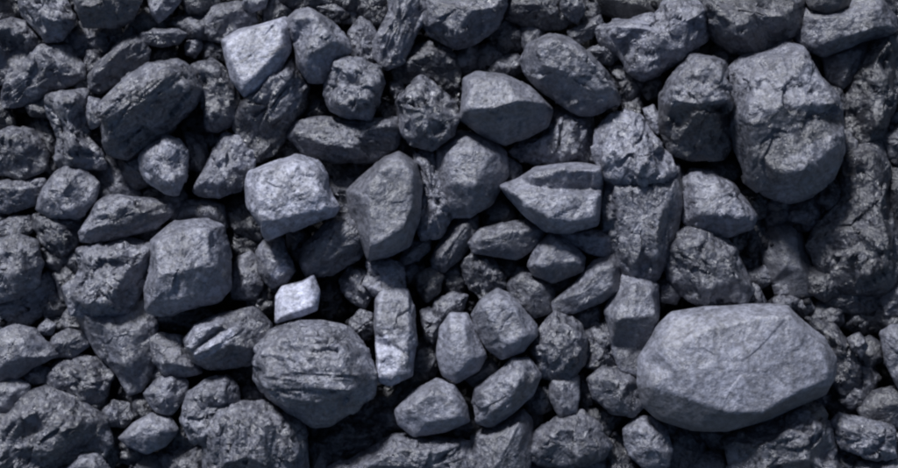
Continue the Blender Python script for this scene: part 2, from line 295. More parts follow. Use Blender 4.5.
# ------------------------------------------------------------------ the heap, lump by lump
# Each row: tile | level in the heap | tone 0-9 | label | rim | crest points x,y,h ("-" joins two by a crease) | options; p patches hold own colour plus painted shade on lower faces, light on ribs and edges
# Positions were measured on enlarged pieces of a straight-down survey: tile origin + value / 2.925, in mm.
TILES = dict(A=(0, 0), B=(220, 0), C=(440, 0), D=(658, 0), E=(0, 150), F=(220, 150), G=(440, 150), H=(658, 150),
             I=(0, 308), J=(220, 308), K=(440, 308), L=(658, 308), P=(0, 0))
LUMPS = """
# ---- top row, left
A|2|4|dark hollowed lump with a pale curved rim, cut by the left edge near the top|-25,75 30,60 75,70 108,120 100,160 60,205 20,235 -30,245|-5,100,.5_40,78,.45_85,115,.45 30,140,-.1 20,185,.1|r=1.2
A|3|6|pale rough lump at the top edge near the left corner, above the flat dark one|65,-30 60,30 95,70 135,115 175,110 210,70 215,50 195,10 170,-30|100,10,.5 150,60,.6 180,75,.5 120,60,.4|r=1.3
A|4|3|top-edge lump with a pale flat left face, left of the short pale stub|215,-40 222,30 240,75 330,82 385,58 412,10 410,-40|230,20,.5_290,25,.5_320,0,.5 330,60,.2|n=-.1,-.1
A|1|4|dull lump wedged below the dark top-edge lump, right of the pale rough lump|190,92 240,72 330,80 338,120 290,162 230,165 192,135|230,110,.4_290,110,.4|
A|2|5|lump with a long pale left slope and dark right shoulder, upper left edge|-10,275 40,215 120,130 190,138 235,195 240,230 200,252 150,258 115,288 50,302 -10,312|60,235,.45_130,160,.55_160,200,.5 120,250,.35 195,200,.3|n=-.15,.1
A|3|4|narrow slanting lump with two ridges, resting above the big grooved slab|265,215 290,180 350,125 400,110 432,150 425,180 350,242 300,264 268,255|290,215,.5_350,160,.6_395,130,.5 330,220,.3_400,165,.3|g=38,2.4 n=-.1,.1
A|4|4|big slanting grooved slab with a bright upper edge and dark striped lower face|300,297 360,235 430,185 520,178 562,205 592,260 570,310 450,412 370,462 318,450 298,380|318,335,.6_420,275,.64_530,222,.58 330,360,.6_440,310,.58_560,255,.45 420,385,.12|g=38,3 r=1.3 n=.04,-.08 p=1.5:295,297;360,230;430,180;525,175;545,215;430,270;330,345;298,345
A|3|4|thin flat sliver lying crosswise just under the top edge, above the narrow slanting lump|412,100 450,84 520,86 540,100 520,126 470,136 425,126|450,98,.6_510,98,.6|n=0,.2
A|3|7|short pale stub poking down from the top edge, above the flat sliver|430,-25 442,30 465,63 500,35 525,0 520,-25|465,30,.6_490,0,.6|n=-.1,.15
A|2|5|small crumb-like lump squeezed between the big grooved slab and the pale square block|540,125 575,106 592,130 572,168 545,158|565,130,.5|
A|3|4|upright blocky lump with pale upper rim, just right of the big grooved slab|565,200 620,180 650,200 690,270 704,300 690,352 640,377 605,372 595,300|590,205,.5_640,215,.55_675,280,.5 640,300,.3 620,345,.45_680,335,.45|r=1.2
A|3|5|pale rough block directly left of the big grooved slab|140,295 180,275 255,275 250,340 255,400 290,440 300,480 200,485 165,470 165,390 145,340|170,295,.55 220,300,.6 210,360,.35 230,430,.5|r=1.3
A|4|6|small pale upright chip pinched between the rough block and the big grooved slab|256,280 290,290 300,332 298,366 265,377 250,330|272,320,.6|n=-.1,.1
A|2|4|rounded pale-topped lump cut by the left edge, a third of the way down|-30,390 40,375 90,385 130,440 128,490 70,518 0,505 -30,490|10,400,.5_70,410,.55 80,460,.3 20,460,.3|n=0,.1
A|0|3|nearly black lump in the shade below the pale-sloped lump, left edge region|80,350 140,335 170,400 168,460 120,445 85,400|120,380,.4|
A|1|2|nearly black lump in the very top left corner|-30,-10 20,10 35,50 12,75 -30,75|0,30,.5|
A|0|2|black lump at the top edge between the left corner and the pale rough lump|25,-30 75,-30 70,20 60,55 30,50|45,0,.4|
A|0|3|shadowed lump tucked under the upright blocky lump, right of the grooved slab's end|545,330 600,330 620,400 560,420 520,380|575,370,.4|
# ---- top row, centre left
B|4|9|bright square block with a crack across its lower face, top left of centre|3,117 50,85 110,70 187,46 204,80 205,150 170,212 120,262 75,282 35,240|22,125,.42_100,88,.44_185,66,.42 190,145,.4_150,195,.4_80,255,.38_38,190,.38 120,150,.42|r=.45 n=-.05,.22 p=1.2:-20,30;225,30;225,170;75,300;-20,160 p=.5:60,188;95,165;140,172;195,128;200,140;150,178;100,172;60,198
B|4|7|smooth pale potato-shaped lump right of the bright square block|190,60 222,28 260,20 330,65 377,115 382,150 345,182 300,240 260,238 225,190 215,130|225,60,.5 290,60,.6 340,130,.5 260,170,.55|r=.7 n=-.05,.1
B|2|6|pale tooth-shaped lump standing between two lumps, top centre left|376,95 410,55 440,72 462,110 450,180 400,190 383,140|410,85,.6_420,140,.5|n=-.1,.1
B|4|6|rounded lump with a pale crown and dark belly, below the pale tooth-shaped lump|305,235 330,185 370,165 420,170 470,195 480,240 467,300 440,350 380,347 325,322 306,275|345,195,.5_400,200,.58 370,240,.52 450,240,.45 350,300,.48_430,320,.42|r=1.2 n=0,.1
B|3|2|dark ribbed lump below the bright square block, with sloping stripes on its upper side|52,320 90,280 150,215 210,178 252,260 242,310 200,370 160,442 110,457 70,412 48,360|100,295,.5_160,240,.55_205,215,.5 190,330,.4_225,270,.4 110,400,.1|g=52,3 r=1.4 n=0,0 p=2.2:95,280;155,215;210,178;250,260;200,365;150,340
B|3|4|long low lump lying level with a pale stripe along its lower side|213,400 235,358 300,346 400,353 510,348 522,385 500,432 440,462 340,472 258,447|240,385,.4_330,375,.45_420,385,.3_500,370,.45 300,425,.5_400,435,.55|g=-8,3 n=0,-.02
B|2|5|grey lump half hidden behind the bright square block's upper left corner|-48,60 -20,20 50,5 95,30 102,65 50,95 5,120 -30,112 -52,90|-10,50,.5_60,35,.5|n=0,.15
B|3|6|small pale lump on the top edge above the bright square block|75,-30 68,20 100,32 130,20 145,-30|105,5,.5|
B|1|3|flat dark lump on the top edge, behind the smooth pale potato-shaped lump|172,-30 178,10 240,25 300,30 330,10 330,-30|240,0,.5|
B|1|4|thin shelf-like lump wedged behind the pale potato-shaped lump's right shoulder|265,20 340,8 392,35 387,64 330,60|300,25,.5_360,35,.5|n=0,.15
B|3|6|tall crooked lump running down from the top edge, left of the big top-edge block|490,-30 497,30 470,80 453,110 458,155 490,192 540,172 562,110 592,60 605,-30|520,0,.6_515,60,.55_478,110,.5 560,20,.3_530,130,.3|r=1.3 g=70,2
B|1|3|rugged dark lump on the top edge just left of the tall crooked lump|395,-20 470,-20 492,20 470,72 430,68 398,30|430,15,.5|r=1.3
B|3|5|large block hanging from the top edge at centre, with a square lower corner|600,-30 598,60 625,97 690,132 740,122 800,82 828,20 835,-30|620,10,.5_640,75,.5_690,100,.48 740,40,.5_800,30,.4 740,90,.2|n=-.08,.08
B|2|2|dark dome behind the speckled egg-shaped lump, upper centre|513,200 550,150 610,123 670,143 697,190 692,250 640,270 560,240 518,232|560,180,.5_620,160,.55|n=0,0
B|4|5|speckled egg-shaped lump with a pale left side, upper centre|513,300 550,245 590,223 632,250 682,300 698,340 677,400 620,442 560,427 523,380|545,280,.55 590,270,.6 570,350,.55 640,330,.35 610,410,.35|r=1.4 n=-.12,.05
B|2|5|tiny pale chip touching the speckled egg-shaped lump on its upper left|497,240 530,233 540,265 515,292 497,270|515,260,.6|
# ---- top row, centre right
C|2|2|dark flat-topped lump on the top edge, right of the large hanging block|193,20 225,-30 355,-30 365,20 380,62 340,82 250,72 203,50|230,20,.5_300,20,.5 330,55,.3|n=0,-.05
C|3|4|small speckled lump on the top edge ending the dark flat-topped lump|355,-25 405,-25 422,30 400,62 370,50 355,20|385,20,.5|r=1.4
C|4|5|big egg-shaped lump lying aslant with a smooth pale back and dark lower side|238,175 262,130 320,98 380,110 440,155 490,215 522,270 517,305 470,332 410,332 350,302 290,257 245,215|280,145,.55_340,130,.6_420,175,.6_490,260,.5 300,200,.5_380,225,.52_450,270,.42|r=.8 n=-.05,.05
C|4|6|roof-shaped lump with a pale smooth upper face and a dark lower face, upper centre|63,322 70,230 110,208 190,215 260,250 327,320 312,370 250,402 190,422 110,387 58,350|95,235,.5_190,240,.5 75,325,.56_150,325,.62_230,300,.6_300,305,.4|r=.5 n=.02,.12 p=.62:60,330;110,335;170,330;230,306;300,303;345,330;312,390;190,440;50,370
C|2|6|ridged pale lump with upright flutes, below the slanting egg-shaped lump|213,440 240,410 300,390 340,322 390,332 437,345 442,400 425,468 400,482 330,482 250,468|260,425,.4_320,400,.5_350,350,.55 395,365,.55_385,450,.5 310,455,.3|g=75,2.2 r=1.3 n=-.05,.12
C|3|7|broad pale lump with a folded crest, upper right of centre near the top edge|480,80 520,62 630,45 680,-15 745,-30 775,60 767,120 700,172 602,227 560,200 530,152 486,118|520,85,.4_600,95,.5_650,110,.55_750,60,.5 690,10,.5 600,200,.4_690,150,.38|r=1 n=-.1,.1
C|1|0|jet black flat lump under the top edge, behind the broad pale folded lump|430,-30 450,20 560,57 640,47 645,10 610,-30|480,0,.4_580,20,.4|r=.5
C|2|5|small rounded lump between the slanting egg-shaped lump and the broad pale folded lump|428,150 470,128 522,123 540,150 500,187 460,182|460,150,.5_500,145,.5|
C|2|4|knobbly dark lump above the slanting egg-shaped lump, left of the jet black one|378,90 430,62 465,45 475,70 442,112 405,127 383,112|410,90,.5_450,75,.5|
C|1|2|dark round lump between the large hanging block and the slanting egg-shaped lump|150,70 200,55 245,90 235,140 180,150 150,110|200,95,.5|
C|1|3|small dim lump in the gap left of the slanting egg-shaped lump's blunt end|102,150 150,128 182,160 162,202 112,197|145,165,.5|
P|4|7.8|pale broken stone with three knobs and upright grain, right of centre near the layered stone|597,130 611,114 626,109 641,117 655,136 668,152 677,172 664,185 640,190 618,187 601,178 593,152|608,135,.35_626,125,.45_643,140,.4 606,160,.4_628,165,.55_650,168,.5 620,180,.4_655,179,.4|r=1.3 n=-.05,.14 g=62,2
P|3|5|upright darker slab whose top end lies under the pale broken three-knobbed stone|606,172 640,163 676,170 678,205 669,250 656,272 640,281 624,271 611,245 603,205|618,190,.4_645,188,.46_668,190,.38 620,225,.34_652,225,.48 632,258,.34_652,255,.38|r=1.1 n=-.05,0 g=85,2.2
C|3|8|tiny bright chip perched right of the pale broken stone's top|597,320 625,308 647,345 637,392 608,367|620,340,.5|n=-.1,.2
C|1|3|dark lump in the gap right of the slanting egg-shaped lump|498,200 560,192 597,230 592,292 540,302 520,262|550,235,.5|
C|2|4|small grey lump wedged left of the pale broken stone, under the slanting egg's tip|428,420 460,388 512,408 524,462 470,482 430,467|465,430,.5|
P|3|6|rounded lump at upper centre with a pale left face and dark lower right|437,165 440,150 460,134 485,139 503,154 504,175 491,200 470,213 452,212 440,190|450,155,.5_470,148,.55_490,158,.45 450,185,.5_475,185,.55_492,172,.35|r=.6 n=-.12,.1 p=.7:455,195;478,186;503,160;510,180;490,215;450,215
# ---- top right
D|3|3|dark top-edge lump with curved stripes, above the big two-tone boulder|103,-30 115,50 170,105 220,142 280,157 350,127 405,82 417,0 417,-30|150,40,.5 220,90,.55 280,60,.5 350,60,.5|g=-55,2.2 n=0,0
D|4|1|black rounded lump on the top edge near the right corner|428,-30 448,25 500,42 560,17 568,-30|490,0,.5|r=.6
D|3|4.6|broad smooth lump with a straight dark lower edge, top right corner region|410,60 440,20 520,18 580,-15 640,-5 682,50 687,92 600,117 490,157 450,142 415,112|450,60,.4_540,60,.5_640,30,.5 480,130,.4_590,98,.5_665,80,.4|r=.7 n=-.02,.1
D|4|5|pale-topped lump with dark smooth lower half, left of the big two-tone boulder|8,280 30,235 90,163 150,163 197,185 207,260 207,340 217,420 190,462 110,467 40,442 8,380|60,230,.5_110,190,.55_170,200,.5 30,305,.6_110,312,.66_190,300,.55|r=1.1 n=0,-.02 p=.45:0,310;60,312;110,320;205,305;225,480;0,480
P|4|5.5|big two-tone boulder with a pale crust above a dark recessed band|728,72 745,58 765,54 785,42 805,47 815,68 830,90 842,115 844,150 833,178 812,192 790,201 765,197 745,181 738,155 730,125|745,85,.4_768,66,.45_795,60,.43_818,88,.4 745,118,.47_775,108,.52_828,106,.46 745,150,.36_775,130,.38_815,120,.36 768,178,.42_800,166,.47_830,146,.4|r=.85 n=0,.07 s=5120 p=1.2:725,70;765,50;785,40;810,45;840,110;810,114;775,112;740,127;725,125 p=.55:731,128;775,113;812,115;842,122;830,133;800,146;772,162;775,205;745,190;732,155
D|2|3.4|smooth triangular lump between the big two-tone boulder and the dark right edge|488,165 540,142 600,118 625,115 605,170 562,237 540,252 500,227|530,165,.4_590,145,.4 540,215,.4|r=.8 n=-.05,.1
D|2|1.4|tall dark pitted lump filling the right margin beside the big two-tone boulder|562,260 605,165 640,110 690,98 712,160 705,260 665,400 605,425 562,380 550,300|620,180,.5_650,140,.5 600,280,.4_670,280,.4 620,380,.4|r=1.1 n=0,0
D|1|1.4|smooth dark slab on the right edge, second row from the top|690,90 740,60 780,100 780,330 720,340 700,220|740,150,.4_740,280,.4|
D|1|2|dark lump in the top right corner behind the broad smooth lump|660,-30 760,-30 760,60 700,70 680,40|710,10,.4|
D|0|1|shadowed black lump under the left end of the top-edge striped lump|95,110 160,100 200,150 150,165 100,160|150,135,.4|
# ---- second band, left
E|2|5|flat-topped lump cut by the left edge at about one third height|-30,95 60,88 120,88 127,130 100,157 30,182 -30,172|10,110,.5_90,110,.5 40,155,.3|n=0,.12
E|3|6|peaked lump with pale left face and dark right face, above the dark craggy lump|120,130 158,70 200,48 250,73 282,100 272,150 232,192 150,192 112,170|150,140,.45_175,90,.5_205,70,.5 205,130,.5_205,180,.4 250,110,.2|r=.9 n=-.15,.08
E|2|3|dark craggy lump below the peaked lump, left side|103,195 150,180 230,188 242,230 217,282 180,312 128,272 108,230|150,215,.5 200,220,.45 175,270,.4|r=1.4
E|3|6|wedge-shaped lump with pale left facet and ridged right side, above the craggy pale lump|243,237 290,155 320,138 400,143 480,158 497,185 450,227 370,247 290,264 250,260|300,165,.5_375,160,.55_330,215,.5_270,235,.4 440,185,.4_400,220,.25|r=1 g=25,2 n=0,.08 p=.6:375,158;490,150;500,190;370,250;335,222
E|1|5|smooth grey lump tucked above the wedge-shaped lump|263,60 300,8 340,30 370,70 402,132 380,160 300,160 280,100|320,50,.5_350,100,.5|r=.7 n=0,.1
E|4|8|bright peaked lump with a dark notch, left of the long level lump|403,20 430,-20 480,-45 520,-30 547,0 547,70 525,132 480,122 430,97 408,60|440,20,.5_490,-10,.55 465,70,.5 500,50,.38 510,100,.5|r=1 n=-.1,.16
E|2|3|small dark lump on the right shoulder of the bright peaked lump with a notch|538,-50 592,-42 612,20 592,62 552,52|575,0,.5|
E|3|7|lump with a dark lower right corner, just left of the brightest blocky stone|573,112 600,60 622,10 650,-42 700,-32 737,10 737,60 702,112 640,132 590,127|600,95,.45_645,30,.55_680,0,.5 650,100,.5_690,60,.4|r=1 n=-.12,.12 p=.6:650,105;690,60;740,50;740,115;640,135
E|4|7.2|large pale boulder with an arched grainy face, left of centre|438,265 505,212 600,203 650,223 670,300 674,400 640,442 540,467 470,482 428,470 423,400 443,330|470,270,.5_540,235,.55_620,235,.5 480,370,.6_560,350,.66_630,330,.5 460,440,.4_560,430,.42|r=.8 g=80,2 n=-.05,.12
E|2|4|cap-like dim lump peeking out above the large pale boulder|513,195 540,153 600,146 647,163 658,225 600,232 510,228|550,175,.5_620,180,.5|r=.8
E|3|6|craggy pale lump left of the large pale boulder, split from it by a dark cleft|232,300 290,280 370,268 440,283 447,310 420,370 387,440 360,472 280,482 215,472 197,400 238,350|270,310,.4_350,295,.5_420,300,.4 290,390,.5_370,380,.45 250,440,.4_330,450,.4|r=1.2 n=-.02,.12
I|2|5|flat wedge-shaped lump pointing down, below the craggy pale lump on the left side|205,0 215,-30 300,-40 400,-25 440,0 452,50 447,150 412,222 372,235 340,182 288,132 238,50|260,20,.4_340,60,.5_380,160,.4 420,60,.3|r=.7 n=-.1,.06
E|3|5|round lump with a level crack cut by the left edge, mid height|-30,270 50,256 100,268 114,330 102,390 50,427 -30,440|10,290,.5_70,290,.5 0,360,.5_70,360,.5 20,325,.3|n=0,.05
E|2|4|small lump cut by the left edge just above the round lump with the level crack|-30,230 30,198 80,193 92,230 60,262 -30,265|30,225,.5|
E|1|5|low lump with a sloping pale band below the round left-edge lump|-30,450 60,410 130,368 152,400 132,462 80,502 -30,512|10,460,.4_90,410,.5|n=-.05,.1
E|1|3|dark lump in the gap left of the craggy pale lump|158,350 200,328 242,345 230,420 185,440|195,370,.5|
E|1|4|thin upright sliver in the cleft beside the large pale boulder|370,430 420,345 448,340 435,400 422,480 375,480|420,380,.4_400,450,.4|
# ---- second band, centre left
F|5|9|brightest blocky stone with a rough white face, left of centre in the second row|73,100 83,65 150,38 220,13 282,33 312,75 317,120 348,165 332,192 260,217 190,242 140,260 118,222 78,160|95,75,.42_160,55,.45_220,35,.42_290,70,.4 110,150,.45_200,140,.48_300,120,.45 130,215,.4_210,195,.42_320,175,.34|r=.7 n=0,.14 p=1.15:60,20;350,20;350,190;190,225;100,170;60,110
F|1|2|black lump tucked under the left side of the brightest blocky stone|18,170 60,148 100,168 127,220 112,257 60,247 23,210|60,195,.5|
F|1|4|dull lump between the brightest blocky stone and the large slab-faced stone|318,90 370,65 440,80 445,200 400,222 350,192|360,120,.5_400,110,.5|n=.1,.05
F|4|5|large slab-faced stone with a smooth flat grey face and pale left facet, near centre|370,118 425,70 480,22 520,6 572,38 590,100 584,190 556,282 485,310 433,322 418,275 398,220 378,172|408,130,.42_440,100,.55_490,40,.55_530,25,.5 425,180,.42_445,190,.55_445,280,.52_530,260,.52_565,170,.5_565,70,.5|r=.45 n=-.04,.08
F|3|6.2|upright lump with a scalloped pale edge, right of the large slab-faced stone|568,10 622,20 642,80 682,130 682,180 642,242 590,252 578,200 597,140 590,80|605,40,.4_620,120,.5_655,160,.5 620,210,.4|r=1.2
F|3|4|slanting lump with a pale diagonal ridge, under the brightest blocky stone|243,322 250,280 320,213 370,193 422,213 437,250 402,312 330,357 260,364|265,325,.4_310,260,.6_375,210,.5 340,310,.4_410,250,.45|g=42,2.5 n=0,.02
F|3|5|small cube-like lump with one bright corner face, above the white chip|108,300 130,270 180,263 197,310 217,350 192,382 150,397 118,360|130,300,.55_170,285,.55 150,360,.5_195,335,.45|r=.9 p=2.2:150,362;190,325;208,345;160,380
F|2|5|upright grey lump between the large pale boulder and the cube-like lump|30,380 48,320 90,303 117,340 122,400 100,432 38,432|60,340,.5_90,380,.5|r=.8 n=-.05,.1
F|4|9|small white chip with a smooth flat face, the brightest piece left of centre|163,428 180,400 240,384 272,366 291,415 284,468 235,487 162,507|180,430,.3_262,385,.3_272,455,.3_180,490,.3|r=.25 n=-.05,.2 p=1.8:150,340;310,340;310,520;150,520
F|0|3|tiny dark lump in the gap right of the white chip|285,400 320,385 350,410 345,450 300,455|318,420,.5|
F|0|3|tiny dark lump beneath the slanting ridge lump, left of the folded chip|300,440 345,430 370,470 330,490 300,480|335,460,.5|
F|3|7|folded pale chip above the two-tone pillar stone, near centre|433,330 480,318 532,343 537,400 512,427 450,422 423,390 438,360|455,345,.45_515,360,.5 460,390,.2 455,410,.45_510,405,.45|r=1.3 n=0,.12
F|2|5|knobbly grey lump left of the folded pale chip|353,380 380,343 432,358 442,420 422,457 385,442 357,410|385,370,.5 410,410,.4|r=1.5
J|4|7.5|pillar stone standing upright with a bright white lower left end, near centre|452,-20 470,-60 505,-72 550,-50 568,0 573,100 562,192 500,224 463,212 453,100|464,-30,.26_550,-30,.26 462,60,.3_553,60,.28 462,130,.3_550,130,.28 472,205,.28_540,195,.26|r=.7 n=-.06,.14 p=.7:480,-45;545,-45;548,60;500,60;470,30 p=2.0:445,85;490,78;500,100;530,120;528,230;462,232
F|2|4|small slanting chip under the large slab-faced stone's lower right|523,320 560,268 612,253 612,292 580,322 540,334|550,310,.5_595,270,.5|n=-.05,.1
F|2|2|small dark rounded lump between the folded chip and the diagonal splinter|573,370 620,343 652,370 643,412 605,442 578,410|610,375,.5|
F|1|2|tiny dark lump right of the small dark rounded lump near centre|655,345 695,335 720,365 700,400 660,395|685,365,.5|
P|2|3|diagonal splinter with a pale edge, just left of the heart of the heap's centre|433,258 445,232 458,218 476,217 476,235 461,257 446,269 434,267|442,255,.5_465,226,.6|g=55,2.5 n=-.1,.1
# ---- second band, centre right
G|4|7|layered pale stone split by a level groove, right of centre in the second row|180,103 235,84 285,50 400,36 474,46 476,100 470,140 459,220 380,239 305,236 250,190 203,138|270,75,.5_350,60,.52_462,60,.45 222,100,.15_270,108,.32_340,116,.3_473,116,.12 212,128,.34_262,172,.44_312,203,.46_380,208,.46_446,198,.44 270,126,.44_340,136,.5_455,138,.48|r=.6 n=0,.16
G|2|4|small grey triangular lump left of the layered pale stone|193,20 235,45 245,80 215,105 188,90|215,65,.4|
G|1|2|dark triangular lump beneath the layered pale stone's left end|123,190 160,128 202,148 218,200 190,225 130,215|165,170,.4|r=.6
G|3|4|smooth oval lump below the left end of the layered pale stone|93,270 125,233 180,218 250,208 302,233 272,282 220,317 160,307 108,297|130,260,.4_200,240,.5_260,235,.4 200,285,.3|r=.7
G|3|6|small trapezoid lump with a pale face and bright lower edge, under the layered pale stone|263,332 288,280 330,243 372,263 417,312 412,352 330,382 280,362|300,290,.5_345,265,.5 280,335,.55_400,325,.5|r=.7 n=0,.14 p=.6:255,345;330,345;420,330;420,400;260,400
G|1|2|dark lump in the shade directly beneath the small trapezoid lump|255,350 330,350 405,345 390,400 320,420 262,395|320,375,.4|
G|3|6|small wedge with pale specks tucked under the layered stone's right end|343,240 440,233 502,248 512,277 480,310 440,302 388,272|390,250,.4_470,260,.5|g=10,2 n=0,.1
G|3|5|smooth tilted block right of the small trapezoid lump, with a dark left corner|340,440 398,390 450,328 502,313 517,350 512,412 470,442 400,470 345,470|400,420,.45_460,350,.5_500,340,.45 430,445,.3_500,400,.35|r=.6 n=-.12,.08
G|2|4|dull rounded lump at the centre, above the five-sided pale lump|203,400 235,348 300,368 332,410 322,472 270,487 220,455|240,380,.5_295,395,.5 260,440,.4|r=.7
G|2|3|dark crinkled lump at the heart of the heap, below the diagonal splinter|63,340 100,298 150,318 187,370 182,402 130,442 88,402|100,335,.5 140,370,.5|r=1.6
G|1|2|small black lump left of the dark crinkled lump|10,370 50,345 75,385 60,425 20,420|40,385,.5|
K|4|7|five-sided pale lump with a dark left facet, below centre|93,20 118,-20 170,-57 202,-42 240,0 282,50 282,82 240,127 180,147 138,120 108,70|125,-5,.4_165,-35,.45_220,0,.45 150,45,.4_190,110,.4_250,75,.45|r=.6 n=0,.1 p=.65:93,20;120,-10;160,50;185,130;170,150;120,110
G|2|5|small pale lump left of the five-sided lump, cut by its shade|-15,440 40,418 78,428 62,475 20,500 -15,490|30,445,.5|
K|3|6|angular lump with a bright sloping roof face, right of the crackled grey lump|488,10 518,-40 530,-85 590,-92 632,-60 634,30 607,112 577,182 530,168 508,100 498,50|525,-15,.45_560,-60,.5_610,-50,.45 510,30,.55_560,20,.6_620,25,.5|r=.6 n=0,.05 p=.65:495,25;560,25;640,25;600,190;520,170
K|2|4|round crackled lump hugging the left side of the angular roof-faced lump|423,80 450,43 500,43 525,110 540,168 480,182 428,170|450,80,.5_490,80,.5 470,140,.45|r=1.5
G|1|3|small dark lump between the tilted block and the pale broken stone|515,370 555,360 570,400 540,430 515,410|540,395,.4|
G|2|4|small grey lump right of the angular roof-faced lump, under the pale broken stone|640,385 690,370 715,410 690,450 645,440|675,405,.5|
# ---- second band, right
H|3|7|pale rounded triangular stone with a pointed right end, right of the pale broken stone|78,92 110,62 160,68 222,108 278,190 262,222 200,247 130,237 83,210 76,150|100,100,.45_160,95,.55_210,135,.5 110,190,.5_180,190,.55_250,195,.4|r=.8 n=-.05,.1
H|3|4|round mottled lump with a bright left edge, above the biggest boulder's left end|33,280 60,243 120,223 170,248 222,290 247,350 267,400 242,442 160,457 90,432 43,380 30,330|60,280,.5_120,255,.5 110,340,.55 190,310,.5_220,380,.4 120,400,.5|r=1.1 n=-.06,.08
H|1|2.6|smooth tombstone-shaped dark lump standing in the shade, right of the pale triangular stone|320,270 343,228 402,223 422,280 442,350 447,402 390,412 340,372 318,320|350,255,.45_395,255,.45 360,340,.45_410,350,.4|r=.3
H|0|1|dim black lump in the gap between the pale triangular stone and the tombstone-shaped one|238,230 290,180 322,200 317,290 280,322 250,290|280,240,.4|
H|2|4|small upright grey piece between the pale broken stone and the pale triangular stone|33,45 75,60 85,130 60,155 36,115|55,90,.5|
H|2|2|tall dark craggy mass with pale flecks, right of the tombstone-shaped lump|545,40 600,-10 655,-8 668,80 670,200 702,250 700,340 668,408 590,404 525,388 480,330 448,270 490,200 545,140|590,40,.35_630,100,.45_625,180,.4 640,250,.45_650,340,.4 520,240,.3_540,320,.35 570,200,.15 590,350,.42|r=1.2 n=0,0
H|1|1|dark lump on the right edge, one third down|665,50 720,40 760,100 750,190 690,195 668,120|710,110,.4|
H|2|4|grey lump cut by the right edge at mid height|658,420 700,378 770,380 780,480 670,482|700,420,.4_740,430,.4|
H|1|4|small pebble above the biggest boulder's crown|258,360 310,343 337,380 300,402 263,390|300,370,.5|
H|1|5|smaller pebble above the biggest boulder, right of its twin|338,390 385,383 395,425 350,435|365,405,.5|
H|1|4|small grey pebble at the biggest boulder's upper right corner|398,440 440,432 455,465 425,485 400,470|425,455,.5|
H|1|2|dark flat lump right of the biggest boulder's crown, under the tall craggy mass|498,420 560,392 655,400 665,450 600,472 508,465|560,425,.4_620,430,.4|
H|0|3|dim lump between the round mottled lump and the pebbles above the biggest boulder|245,310 300,300 320,340 270,360 245,345|280,330,.4|
# ---- bottom left
I|3|5|smooth grey lump cut by the left edge, above the lower left corner|-30,80 40,58 90,68 132,110 155,140 90,172 50,202 0,207 -30,205|10,95,.5_80,95,.5 20,165,.45_90,140,.4|r=.7 n=-.02,.1
I|2|5|small rounded lump with a pale left cheek, left of the downward wedge|143,120 160,83 200,63 252,78 254,110 212,142 158,142|175,100,.5_215,90,.5|
I|2|6|tiny pale lump above the small rounded lump on the left side|108,60 135,33 162,50 152,78 120,80|135,55,.5|
I|2|4|craggy star-shaped lump below the downward wedge, left side|140,200 173,158 250,143 302,163 324,200 302,262 250,284 188,252 145,232|190,185,.5_250,180,.5 220,230,.4_280,220,.45|r=1.4
I|2|5|small flat lump left of the craggy star-shaped lump|60,185 90,168 142,178 155,215 100,224 66,212|95,195,.5|
I|3|6|pale lump cut by the left edge, above the big ribbed one in the corner|-30,212 40,208 80,230 72,272 40,308 -30,312|0,235,.5_50,240,.5 20,280,.4|r=.6 n=0,.1
I|3|4|big curved lump with looping ridges in the lower left corner|-30,330 30,308 70,268 140,248 202,268 232,298 292,340 304,400 282,442 232,440 140,465 100,510 -30,510|30,345,.45_90,300,.55_170,290,.5 60,400,.35_120,350,.4 170,400,.5_220,330,.5 30,440,.5|r=1.2 g=50,2.4
I|4|5|rounded lump on the bottom edge overlapping the curved lump in the corner|183,480 228,430 282,428 325,480 330,520 190,520|240,455,.5_285,460,.5|n=0,.12
I|2|4|small dark nub with one bright speck, left of the pale angular pair near the bottom|303,300 330,273 372,283 388,320 362,348 313,342|335,300,.5|p=2:315,285;350,285;345,310;315,310
I|3|6|smooth pale pebble with a pointed left end near the bottom, left of the hollowed lump|355,380 390,343 440,313 492,323 513,360 482,402 430,422 380,402|385,370,.4_440,340,.5_485,350,.4 430,385,.4|r=.5 n=0,.1
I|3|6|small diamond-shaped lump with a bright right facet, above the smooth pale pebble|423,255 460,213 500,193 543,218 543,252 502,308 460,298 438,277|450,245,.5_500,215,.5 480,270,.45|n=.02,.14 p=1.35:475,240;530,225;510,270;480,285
I|3|5|low lump with a pale lower shelf, left of the bright ribbed one|438,100 470,78 530,88 572,148 584,185 540,196 480,190 453,152|475,110,.3_530,120,.4 480,155,.55_550,165,.5|n=0,.1
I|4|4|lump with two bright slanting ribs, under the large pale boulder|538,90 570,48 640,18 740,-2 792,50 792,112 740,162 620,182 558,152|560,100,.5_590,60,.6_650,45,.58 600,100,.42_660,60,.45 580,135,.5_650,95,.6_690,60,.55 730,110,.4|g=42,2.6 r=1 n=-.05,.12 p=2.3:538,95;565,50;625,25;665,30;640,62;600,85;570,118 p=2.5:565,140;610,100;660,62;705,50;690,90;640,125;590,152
I|1|2|dark lump on the left side of the bottom, below the nub with the bright speck|283,430 320,368 357,400 362,440 310,470|320,410,.5|r=1.3
I|1|3|dark pebble under the smooth pale pebble near the bottom edge|380,450 420,420 465,440 470,500 390,500|425,450,.5|
I|1|3|dark lump on the bottom edge between the pale pebble and the fluted stump|473,430 520,393 572,400 602,440 590,500 480,500|520,430,.5|
I|4|6|rounded lump with a scooped hollow on its right, above the fluted stump|523,330 545,250 600,213 660,198 692,230 702,290 652,382 612,412 560,392|555,270,.45_600,240,.5_665,235,.5 560,330,.5_600,370,.5 630,285,.28_655,280,.28 660,330,.4|r=1 n=-.05,.1
